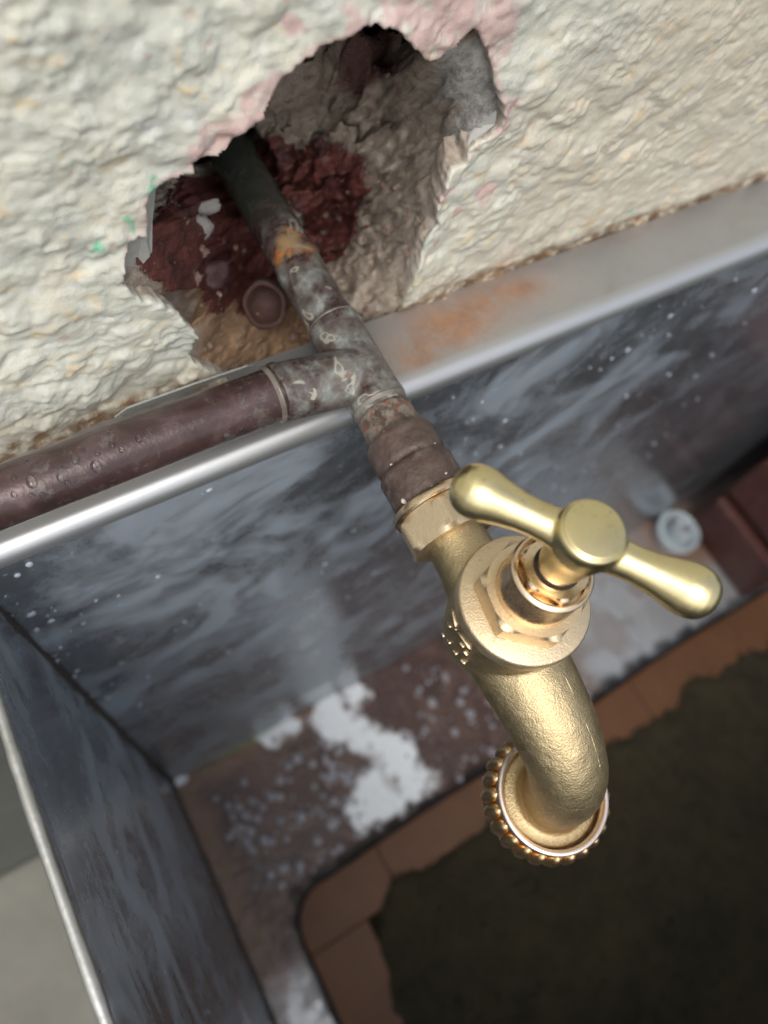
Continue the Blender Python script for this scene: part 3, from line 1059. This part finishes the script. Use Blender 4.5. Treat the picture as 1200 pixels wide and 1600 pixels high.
# base rim: L-shaped strip round the big opening
outer, inner = [], []
for y in np.arange(-420, -140, 2.0):
    outer.append((-90.5 + .018 * (y + 3), y)); inner.append((-55 + (y + 140) * .02, y))
na = 26
for k in range(na + 1):
    a = k / na
    th = math.pi - a * math.pi / 2
    inner.append((-27 + 28 * math.cos(th), -140 + 28 * math.sin(th)))
    if a < .5:
        outer.append((-90.5, -140 + (137 - 0) * a * 2 * .999))
    else:
        outer.append((-90.5 + 63.5 * (a - .5) * 2, -3.2))
for x in np.arange(-25, 756, 2.0):
    inner.append((x, -112 + .012 * (x + 25) + 1.2 * math.sin(x / 41))); outer.append((x, -3.2))
outer, inner = np.array(outer), np.array(inner)
nv = 46
tt = np.linspace(0, 1, nv)
FX = outer[:, None, 0] * (1 - tt) + inner[:, None, 0] * tt
FY = outer[:, None, 1] * (1 - tt) + inner[:, None, 1] * tt
FZ = np.full(FX.shape, -440.0) + .8 * (fbm(FX / 30, FY / 30, 0, 3, 95) - .5)
lipd = [(1.0, -1.5), (1.4, -4.5), (1.0, -9), (-1.5, -12)]
nrm = np.zeros_like(inner)
tg = np.gradient(inner, axis=0)
nrm = np.stack([tg[:, 1], -tg[:, 0]], -1); nrm /= np.linalg.norm(nrm, axis=1)[:, None] + 1e-9
for off, dz in lipd:
    FX = np.concatenate([FX, (inner[:, 0] + nrm[:, 0] * off)[:, None]], 1)
    FY = np.concatenate([FY, (inner[:, 1] + nrm[:, 1] * off)[:, None]], 1)
    FZ = np.concatenate([FZ, np.full((len(inner), 1), -440.0 + dz)], 1)
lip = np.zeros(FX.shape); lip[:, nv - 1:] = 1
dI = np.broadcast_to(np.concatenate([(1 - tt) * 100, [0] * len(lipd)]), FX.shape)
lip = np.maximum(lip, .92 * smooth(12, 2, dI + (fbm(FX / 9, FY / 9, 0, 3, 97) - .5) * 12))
wx = FX + (fbm(FX / 14, FY / 14, 0, 4, 98) - .5) * 22
wy = FY + (fbm(FX / 14, FY / 14, 5, 4, 99) - .5) * 22
white = np.zeros(FX.shape)
for (px, py, pr) in [(36, -14, 19), (52, -8, 15), (30, -26, 15), (44, -34, 15), (52, -48, 16), (58, -60, 16), (46, -70, 13), (58, -80, 19), (40, -86, 20), (28, -92, 16), (52, -96, 19), (70, -94, 14), (66, -72, 12), (2, -7, 10), (-12, -5, 7), (-86, -7, 5)]:
    white = np.maximum(white, 1 - smooth(.45, 1.3, np.hypot(wx - px, wy - py) / (pr * 1.2)))
white = white * (1 - .45 * smooth(.5, .3, fbm(FX / 12, FY / 12, 0, 4, 101)))
white *= (1 - lip)
clean = np.maximum(smooth(205, 260, wx), smooth(-140, -175, wy) * smooth(-50, -62, FX)) * (.55 + .45 * smooth(.4, .55, fbm(FX / 25, FY / 25, 0, 4, 103)))
clean = np.maximum(clean, smooth(255, 300, wx) * smooth(-60, -85, wy))
clean *= (1 - smooth(330, 380, FX) * smooth(-75, -50, FY) * .85)
tan = np.maximum(.9 * (1 - smooth(6, 26, FX + 90 + (fbm(FX / 12, FY / 12, 2, 3, 104) - .5) * 14)), .8 * (1 - smooth(5, 22, -FY - 3 + (fbm(FX / 12, FY / 12, 2, 3, 105) - .5) * 14)) * smooth(60, 0, FX))
tan = np.maximum(tan, smooth(190, 240, FX) * (1 - clean))
grn = .7 * smooth(5, 1, -FY - 3 + np.abs(FX + 30) * .08) * smooth(-85, -60, FX) * smooth(30, -20, FX)
make('base', np.stack([FX, FY, FZ], -1).reshape(-1, 3), grid_faces(FX.shape[0], FX.shape[1])[:, ::-1], FLOOR, tr,
     attrs=dict(lip=lip, white=white, clean=clean, tan=tan, green=grn))

# water beads standing on the base and thrown on the panel (uncountable spray)
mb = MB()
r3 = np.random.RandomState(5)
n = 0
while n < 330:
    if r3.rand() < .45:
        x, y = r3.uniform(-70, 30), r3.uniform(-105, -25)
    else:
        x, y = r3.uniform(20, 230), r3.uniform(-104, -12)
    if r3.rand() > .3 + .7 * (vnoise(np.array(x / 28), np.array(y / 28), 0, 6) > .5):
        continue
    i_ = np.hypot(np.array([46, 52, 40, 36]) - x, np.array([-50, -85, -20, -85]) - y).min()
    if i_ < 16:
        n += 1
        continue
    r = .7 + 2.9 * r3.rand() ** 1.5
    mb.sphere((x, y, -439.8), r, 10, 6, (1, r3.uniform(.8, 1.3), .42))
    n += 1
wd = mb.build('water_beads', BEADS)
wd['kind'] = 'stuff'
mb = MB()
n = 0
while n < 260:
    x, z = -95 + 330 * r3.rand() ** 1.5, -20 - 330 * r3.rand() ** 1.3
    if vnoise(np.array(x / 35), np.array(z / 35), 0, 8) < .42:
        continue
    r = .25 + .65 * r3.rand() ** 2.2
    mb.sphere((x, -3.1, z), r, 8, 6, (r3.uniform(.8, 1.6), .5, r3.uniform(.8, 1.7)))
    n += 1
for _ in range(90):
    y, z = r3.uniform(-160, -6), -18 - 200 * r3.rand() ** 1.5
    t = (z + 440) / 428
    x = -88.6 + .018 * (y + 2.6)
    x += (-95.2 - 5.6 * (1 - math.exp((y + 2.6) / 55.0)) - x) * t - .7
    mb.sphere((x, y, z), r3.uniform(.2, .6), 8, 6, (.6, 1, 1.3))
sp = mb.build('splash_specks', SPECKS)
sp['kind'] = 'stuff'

# ------------------------------------------------------------------ pipework
pw = thing('copper_pipework', 'old brown copper pipe with soldered tee coming out of the wall', 'pipe', (0, 0, -12))


def run(s):
    """point on the run axis at distance s in front of the tee (negative = into the wall)"""
    k = .055 if s > 0 else .04
    return Vector((-s * k, -s, 0))


def dense_tube(pts, rad, attrf, name, mat, seg=64):
    mb = MB().tube(pts, rad, seg)
    v = np.array([tuple(q) for q in mb.v])
    return make(name, v, mb.f, mat, pw, attrs=attrf(v), sharp=50)


def pat(v, boost=0.0):
    d = np.hypot(v[:, 0], v[:, 1])
    n = fbm(v[:, 0] / 6, v[:, 1] / 6, v[:, 2] / 6, 4, 120)
    p = np.exp(-(d / 26) ** 2) + boost
    run_ = (np.abs(v[:, 0]) < 9)
    p = np.maximum(p, np.where(run_, .95 * np.exp(-((v[:, 1] - 28) / 22) ** 2), 0))
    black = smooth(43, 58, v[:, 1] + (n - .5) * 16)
    orange = np.exp(-((v[:, 1] - 40.5 + 1.5 * (v[:, 0])) / 5.0) ** 2) * smooth(-5, 4, v[:, 2]) * .0
    d2 = np.hypot((v[:, 1] - 38.5) / 4.6, (v[:, 0] - 1.8) / 5.6)
    orange = (1 - smooth(.55, 1.25, d2 + (n - .5) * 1.3)) * smooth(-1, 2.5, v[:, 2])
    return dict(patina=np.clip(p, 0, 1), black=black, orange=orange, seam=np.zeros(len(v)))


pts = [run(-s) for s in np.arange(4, 98, 1.0)]
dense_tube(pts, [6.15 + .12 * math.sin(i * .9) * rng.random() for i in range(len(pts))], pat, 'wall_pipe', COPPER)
bp = [Vector((-x, 1.6 * min(1, x / 14), .6 + 2.4 * min(1, x / 16))) for x in np.arange(16, 240, 1.0)]
dense_tube(bp, 6.15, pat, 'branch_pipe', COPPER)
pts = [run(s) for s in np.arange(4, 14, .5)]
dense_tube(pts, 6.15, lambda v: pat(v, .2), 'outlet_pipe', COPPER)

tee = MB()
tee.tube([run(-15), run(9.5)], 6.75, 48)
tee.tube([bp[6], Vector((0, 0, .3))], 6.75, 48)
tee.sphere((-3, 0, .3), 6.9)
tee.tube([run(-15.2), run(-12.8)], 6.95, 48)
tee.tube([run(7.4), run(9.6)], 6.95, 48)
tee.tube([bp[6], bp[4]], 6.95, 48)
v, f = remeshed(tee, .34, 8)
make('tee_fitting', v, f, COPPER, pw, attrs=pat(v, .25))
for p, ax, nm in ((run(10.0), run(1) - run(0), 0), (bp[7], bp[10] - bp[4], 0), (run(-15.6), run(-1) - run(0), 0)):
    mb = MB()
    mb.lathe([(-.7, 6.2), (-.45, 6.72), (-.15, 6.8), (.1, 6.6), (.35, 6.4), (.7, 6.1)], p, ax, 48, cap=False)
    vv = np.array([tuple(q) for q in mb.v])
    a = pat(vv, .3); a['seam'] = np.full(len(vv), .85)
    make('solder_ring', vv, mb.f, COPPER, pw, attrs=a)
# female adaptor
prof = [(11.5, 6.2), (12, 6.7), (17.8, 6.9), (18.6, 7.3), (19.4, 8.1), (20.2, 8.3), (25.6, 8.4), (26.0, 8.2), (26.4, 8.0), (27.0, 8.0), (27.4, 8.6), (28, 8.85), (35.2, 8.95), (36, 8.7), (36.2, 7)]
p2 = []
for (s0, r0), (s1, r1_) in zip(prof[:-1], prof[1:]):
    k = max(1, int((s1 - s0) / .6))
    p2 += [(s0 + (s1 - s0) * i / k, r0 + (r1_ - r0) * i / k) for i in range(k)]
p2.append(prof[-1])
mb = MB().lathe(p2, (0, 0, 0), run(1), 80)
v = np.array([tuple(q) for q in mb.v])
s = -v[:, 1]
rad = (fbm(v[:, 0] / 2.2, v[:, 1] / 2.2, v[:, 2] / 2.2, 4, 130) - .5) * .55
c0 = np.stack([.0 * s - .055 * s, -s, 0 * s], -1)
dv = v - c0
dv /= np.linalg.norm(dv, axis=1)[:, None] + 1e-6
v += dv * rad[:, None]
make('threaded_adaptor', v, mb.f, ADAPT, pw, attrs=dict(patina=smooth(22, 14, s)), sharp=60)
# pale scraps of thread tape and flux
mb = MB()
for _ in range(9):
    a = r3.uniform(.4, 3.2); s_ = r3.choice([18.5, 26.5, 35.8, 34.5]) + r3.uniform(-.5, .5)
    rr = 8.9 if s_ > 27 else (8.4 if s_ > 25 else 7.4)
    q = run(s_) + Vector((rr * math.cos(a), 0, rr * math.sin(a)))
    mb.sphere(q, .15 + .4 * r3.rand() ** 2, 8, 6, (r3.uniform(.8, 2), r3.uniform(.6, 1.6), .7))
mb.build('thread_tape', mat_simple('ptfe_scraps', (.6, .55, .48), (.7, .66, .6), 1, .6, .1), pw)

# drops on the branch pipe
DROPS = [(-76.21, -0.87, 8.54, 0.64), (-71.16, -1.78, 8.0, 0.41), (-67.24, 0.19, 9.04, 0.53), (-64.18, -2.16, 7.73, 0.66), (-62.82, -0.04, 9.0, 0.24), (-59.53, 0.46, 9.17, 0.42), (-54.4, -0.36, 8.94, 0.43), (-58.42, -1.16, 8.51, 0.24), (-80.03, -1.64, 8.04, 0.35), (-77.26, -2.75, 7.02, 0.29), (-75.49, -3.12, 6.54, 0.29), (-70.32, -2.88, 6.92, 0.24), (-65.04, 1.41, 9.3, 0.24), (-75.57, 3.92, 8.95, 0.23), (-78.73, 1.25, 9.18, 0.23), (-33.35, -4.17, 4.0, 0.39)]
for (x, y, z, r) in DROPS:
    r = max(r * 1.6, .55)
    d = Vector((0, y - 1.6, z - 3.0)).normalized()
    u = Vector((1, 0, 0)); vv = d.cross(u)
    mb = MB().sphere((0, 0, 0), 1, 20, 12)
    base = Vector((x, 1.6, 3.0)) + d * 6.1
    V = [base + u * (p[0] * r) + vv * (p[1] * r * 1.25) + d * (p[2] * r * .55) for p in mb.v]
    o = make('water_drop', V, mb.f, WATER, None, loc=tuple(base))
    lab = 'clear water drop beaded on the brown branch pipe'
    if x > -40:
        lab = 'lone streaky water drop under the brown pipe nearest the tee'
    elif x > -55:
        lab = 'water drop highest up the brown pipe, rightmost of the bead cluster'
    tag(o, lab, 'water drop', 'water drops on the brown pipe')

# ------------------------------------------------------------------ the tap
tap = thing('garden_tap', 'brass garden tap with T-bar handle and curved spout', 'tap', (-3.5, -67, -12))
TX, TY = -3.5, -67.0
ra = (run(40) - run(0)).normalized()
MB().lathe([(36.3, 9.2), (36.6, 10.3), (37.0, 10.6), (38.2, 10.6), (38.6, 10.2)], (0, 0, 0), ra, 72).build('collar_ring', MACH, tap, sharp=40)


def hexprism(o, axis, s0, s1, rc, rot, ch=.6, ref=(0, 0, 1), rr=.10, mat=None, name='hex', sharp=28, rcirc=None):
    """hexagonal prism whose ends are turned off by a 30 degree chamfer cone"""
    a = Vector(axis).normalized()
    u = (Vector(ref) - Vector(ref).dot(a) * a).normalized()
    vv = a.cross(u)
    seg = 120
    rcirc = rcirc or rc * .97
    ap = rc * math.cos(math.pi / 6)
    V, F = [], []
    L = s1 - s0

    def rad(t):
        tm = (t - rot + math.pi / 6) % (math.pi / 3) - math.pi / 6
        # soft-min of flat and circumscribed radius
        flat = ap / math.cos(((t - rot) % (math.pi / 3)) - math.pi / 6)
        return min(flat, rcirc)
    rows = [(s0, -ch), (s0 + ch * .5, 0), (s1 - ch * .5, 0), (s1, -ch)]
    rows_ = []
    for k in range(9):
        rows_.append(k / 8)
    for fr in rows_:
        s = s0 + L * fr
        edge_d = min(s - s0, s1 - s)
        for k in range(seg):
            t = 2 * math.pi * k / seg
            r = min(rad(t), ap * 1.0 + edge_d * 1.7 + .15)
            V.append(Vector(o) + a * s + u * (r * math.cos(t)) + vv * (r * math.sin(t)))
    n = len(rows_)
    for i in range(n - 1):
        for k in range(seg):
            k2 = (k + 1) % seg
            F.append([i * seg + k, i * seg + k2, (i + 1) * seg + k2, (i + 1) * seg + k])
    F.append(list(range(seg))[::-1]); F.append([(n - 1) * seg + k for k in range(seg)])
    return make(name, V, F, mat, tap, sharp=sharp)


# inlet hex: corners at 167 and 107 degrees from +x towards +z
hexprism((0, 0, 0), ra, 38.7, 46.6, 11.0, R(17), .5, mat=FACE, name='inlet_hex', rcirc=10.9)

# cast body
body = MB()
c = run(46)
body.tube([run(45.5), run(48), run(52), run(58), run(66)], [7.0, 6.9, 7.0, 7.9, 9], 48)
body.lathe([(-14, 6), (-12, 9), (-8, 11.2), (-2, 12.1), (4, 12.2), (10, 12.4), (11.5, 12.6)], (TX, TY, 0), (0, 0, 1), 64)
body.sphere((TX, TY, -4), 11.4)
sp_pts = [(TX, TY - 2, -3.0), (TX, TY - 10, -4.0), (TX + .1, TY - 17, -5.2), (TX + .3, TY - 24, -7.6), (TX + .5, TY - 30, -11.5), (TX + .8, TY - 34.2, -17), (TX + .9, TY - 36.2, -23), (TX + 1, TY - 36.8, -29), (TX + 1, TY - 36.8, -33)]
# resample smoothly
spv = [Vector(p) for p in sp_pts]
fine = []
for i in range(len(spv) - 1):
    p0, p1, p2_, p3 = spv[max(i - 1, 0)], spv[i], spv[i + 1], spv[min(i + 2, len(spv) - 1)]
    for k in range(6):
        t = k / 6
        fine.append(.5 * ((2 * p1) + (-p0 + p2_) * t + (2 * p0 - 5 * p1 + 4 * p2_ - p3) * t * t + (-p0 + 3 * p1 - 3 * p2_ + p3) * t ** 3))
fine.append(spv[-1])
rr = np.interp(np.linspace(0, 1, len(fine)), [0, .25, .5, .75, 1], [10.8, 9.7, 8.7, 8.1, 7.6])
body.tube(fine, list(rr), 48)
v, f = remeshed(body, .42, 14, disp=lambda v: (fbm(v[:, 0] / 2.5, v[:, 1] / 2.5, v[:, 2] / 2.5, 4, 140) - .5) * .22)
bobj = make('body', v, f, CAST, tap)
# casting seam along the spout's outer side
seamp = []
for i, p in enumerate(fine[8:-6]):
    d = (fine[min(i + 9, len(fine) - 1)] - fine[i + 7]).normalized()
    up = Vector((1, 0, 0)).cross(d).normalized()
    up = up if up.z > 0 or up.y < 0 else -up
    if up.y > 0.3:
        up = -up
    q = (up * 1.0 + Vector((.30, 0, 0))).normalized()
    seamp.append(p + q * (rr[i + 8] - .16))
MB().tube([q + Vector((rng.uniform(-.12, .12), 0, 0)) for q in seamp], [rng.uniform(.05, .24) for _ in seamp], 8).build('casting_seam', CAST, bobj)

# spout foot disc and hose union nut
fx, fy = TX + 1, TY - 36.8
MB().lathe([(-34.5, 8), (-34.2, 11.2), (-33.4, 11.7), (-32.4, 11.6), (-31.9, 10.9), (-32.3, 9.6), (-31.2, 8.3), (-29.0, 7.7)], (fx, fy, 0), (0, 0, 1), 72, cap=False).build('spout_flange', CAST, tap)
mb_n = MB().lathe([(-43, 12.2), (-43, 13.2), (-31.2, 13.5), (-30.2, 13.4), (-30.2, 12.1), (-33.5, 11.9), (-43, 11.8)], (fx, fy, 0), (0, 0, 1), 96, cap=False)
nut = mb_n.build('hose_nut', NUTM, tap, sharp=40)
MB().lathe([(-30.9, 11.9), (-29.7, 12.0), (-29.25, 12.4), (-29.25, 13.0), (-29.7, 13.45), (-30.9, 13.5)], (fx, fy, 0), (0, 0, 1), 96, cap=False).build('rim', RIMM, nut)
mb = MB()
nk = 24
for k in range(nk):
    t = 2 * math.pi * k / nk
    for z, rr_ in ((-35.4, 1.95),):
        tt_ = t
        mb.sphere((fx + 13.5 * math.cos(tt_), fy + 13.5 * math.sin(tt_), z), rr_, 12, 10, (1, 1, 2.5))
mb.build('knurling', NUTM, nut)

# bonnet
MB().lathe([(10.6, 12.2), (11.0, 13.0), (11.4, 13.35), (14.3, 13.45), (14.8, 13.2), (15.0, 12.9), (15.0, 6)], (TX, TY, 0), (0, 0, 1), 96).build('flange', FACE, tap, sharp=35)
hexprism((TX, TY, 0), (0, 0, 1), 15.05, 20.4, 10.7, R(20), .4, ref=(1, 0, 0), mat=FACE, name='bonnet_hex', rcirc=10.6)
MB().lathe([(20.2, 7.9), (20.8, 7.6), (28.6, 7.7), (29.6, 7.65), (30.0, 7.3), (30.1, 6.9), (29.7, 6.4), (28.4, 6.3), (28.3, 2)], (TX, TY, 0), (0, 0, 1), 96).build('bonnet_sleeve', MACH, tap, sharp=35)
hexprism((TX, TY, 0), (0, 0, 1), 28.35, 31.6, 6.6, R(8), .3, ref=(1, 0, 0), mat=MACH, name='gland_nut')
MB().lathe([(31.62, 4.35), (31.66, 3.4)], (TX, TY, 0), (0, 0, 1), 48, cap=False).build('gland_gap_shade', DARK, tap)  # flat dark ring painted as the shade in the spindle clearance
MB().lathe([(28, 3.8), (36, 3.8)], (TX, TY, 0), (0, 0, 1), 48).build('spindle', MACH, tap, sharp=40)

# T-bar handle
hd = Vector((.595, -.805, 0)).normalized()
hz = 43.2
hm = MB()
ap_ = [(0, 3.4), (3.5, 3.7), (6, 3.25), (8.5, 3.1), (11, 3.25), (13.5, 3.65), (15.5, 4.1), (17.2, 4.5), (18.8, 4.62), (20.2, 4.45), (21.5, 3.85), (22.5, 2.85), (23.1, 1.4), (23.25, .2)]
hm.lathe(ap_, (TX, TY, hz), hd, 48)
hm.lathe(ap_, (TX, TY, hz), -hd, 48)
hm.lathe([(33.5, 3.9), (34.0, 4.2), (37, 4.6), (40, 5.05), (42.5, 5.6), (45.5, 5.85), (46.8, 5.75), (47.4, 5.45), (47.55, 5)], (TX, TY, 0), (0, 0, 1), 64)
v, f = remeshed(hm, .26, 7)
hob = make('handle', v, f, POLISH, tap)
MB().lathe([(47.3, 5.25), (47.72, 5.1), (47.85, 4.75), (47.8, .01)], (TX, TY, 0), (0, 0, 1), 64, cap=False).build('hub_cap', POLISH, hob)

# raised cast lettering on the body's near side
bpy.context.view_layer.update()
STROKES = [((707.5, 950), (713, 982)), ((688, 966), (694, 996)), ((684.5, 973), (690.5, 994)), ((701.5, 973), (704.5, 981)), ((713, 981), (711.5, 984)),
           ((700, 999.5), (704, 1006)), ((708.5, 1016), (714.5, 1023)), ((720.5, 1031), (727, 1037)), ((717.5, 988.5), (736, 1016)), ((719.5, 1004), (725, 1011.5)), ((725, 1017), (730, 1024))]
from mathutils.bvhtree import BVHTree
bv = BVHTree.FromPolygons([Vector(p) for p in v * 0 + v] if False else [bobj.matrix_world @ q.co for q in bobj.data.vertices], [list(p.vertices) for p in bobj.data.polygons])
mb = MB()
for a, b in STROKES:
    pts = []
    for k in range(5):
        px = a[0] + (b[0] - a[0]) * k / 4 - 600
        py = a[1] + (b[1] - a[1]) * k / 4 - 800
        d = (right * px + down * py + fwd * 1190).normalized()
        hit = bv.ray_cast(cam.matrix_world.translation, d)
        if hit[0] is None:
            continue
        q = hit[0] / SC - Vector((0, 0, ZG))
        pts.append(q + hit[1] * .02)
    if len(pts) >= 2:
        mb.tube(pts, .5, 8)
if mb.v:
    mb.build('raised_lettering', MACH, bobj)

# ------------------------------------------------------------------ plastic cap on the base
cap = thing('plastic_cap', 'white plastic screw cap lying on the trough base beside the bricks', 'plastic cap', (388, -24, -440))
cc = (388, -24, 0)
MB().lathe([(-440, 19.5), (-437, 20.5), (-431, 20.8), (-428.5, 20.2), (-427.6, 18.8), (-428.6, 17.2), (-434, 15.5), (-435, 9)], cc, (0, 0, 1), 64, cap=False).build('rim', CAPM, cap)
MB().lathe([(-436, 9.6), (-420, 8.6), (-418.6, 7.9), (-418.8, 6.6), (-421, 6.0), (-434, 5.6), (-434.2, .01)], cc, (0, 0, 1), 48, cap=False).build('nozzle', CAPM, cap)

# ------------------------------------------------------------------ brick pier at the right end
pier = thing('brick_pier', 'dark red brick pier standing on the right end of the trough', 'brick pier', (500, -60, -440))
for c_ in range(3):
    z0 = -438.5 + c_ * 61
    for r_ in range(2):
        off = (-6, 0, 4)[c_] + r_ * 184
        V, F = bevelled_box((412 + off, -102 + rng.uniform(-2, 2), z0), (412 + off + 176, -20 + rng.uniform(-2, 2), z0 + 53), 3.0, seed=c_ * 5 + r_, jit=.8)
        make('brick', V, F, PIERBRICK, pier, smoothed=False)
MB().box((420, -97, -439.2), (770, -25, -264)).build('mortar', JOINT, pier, smoothed=False)
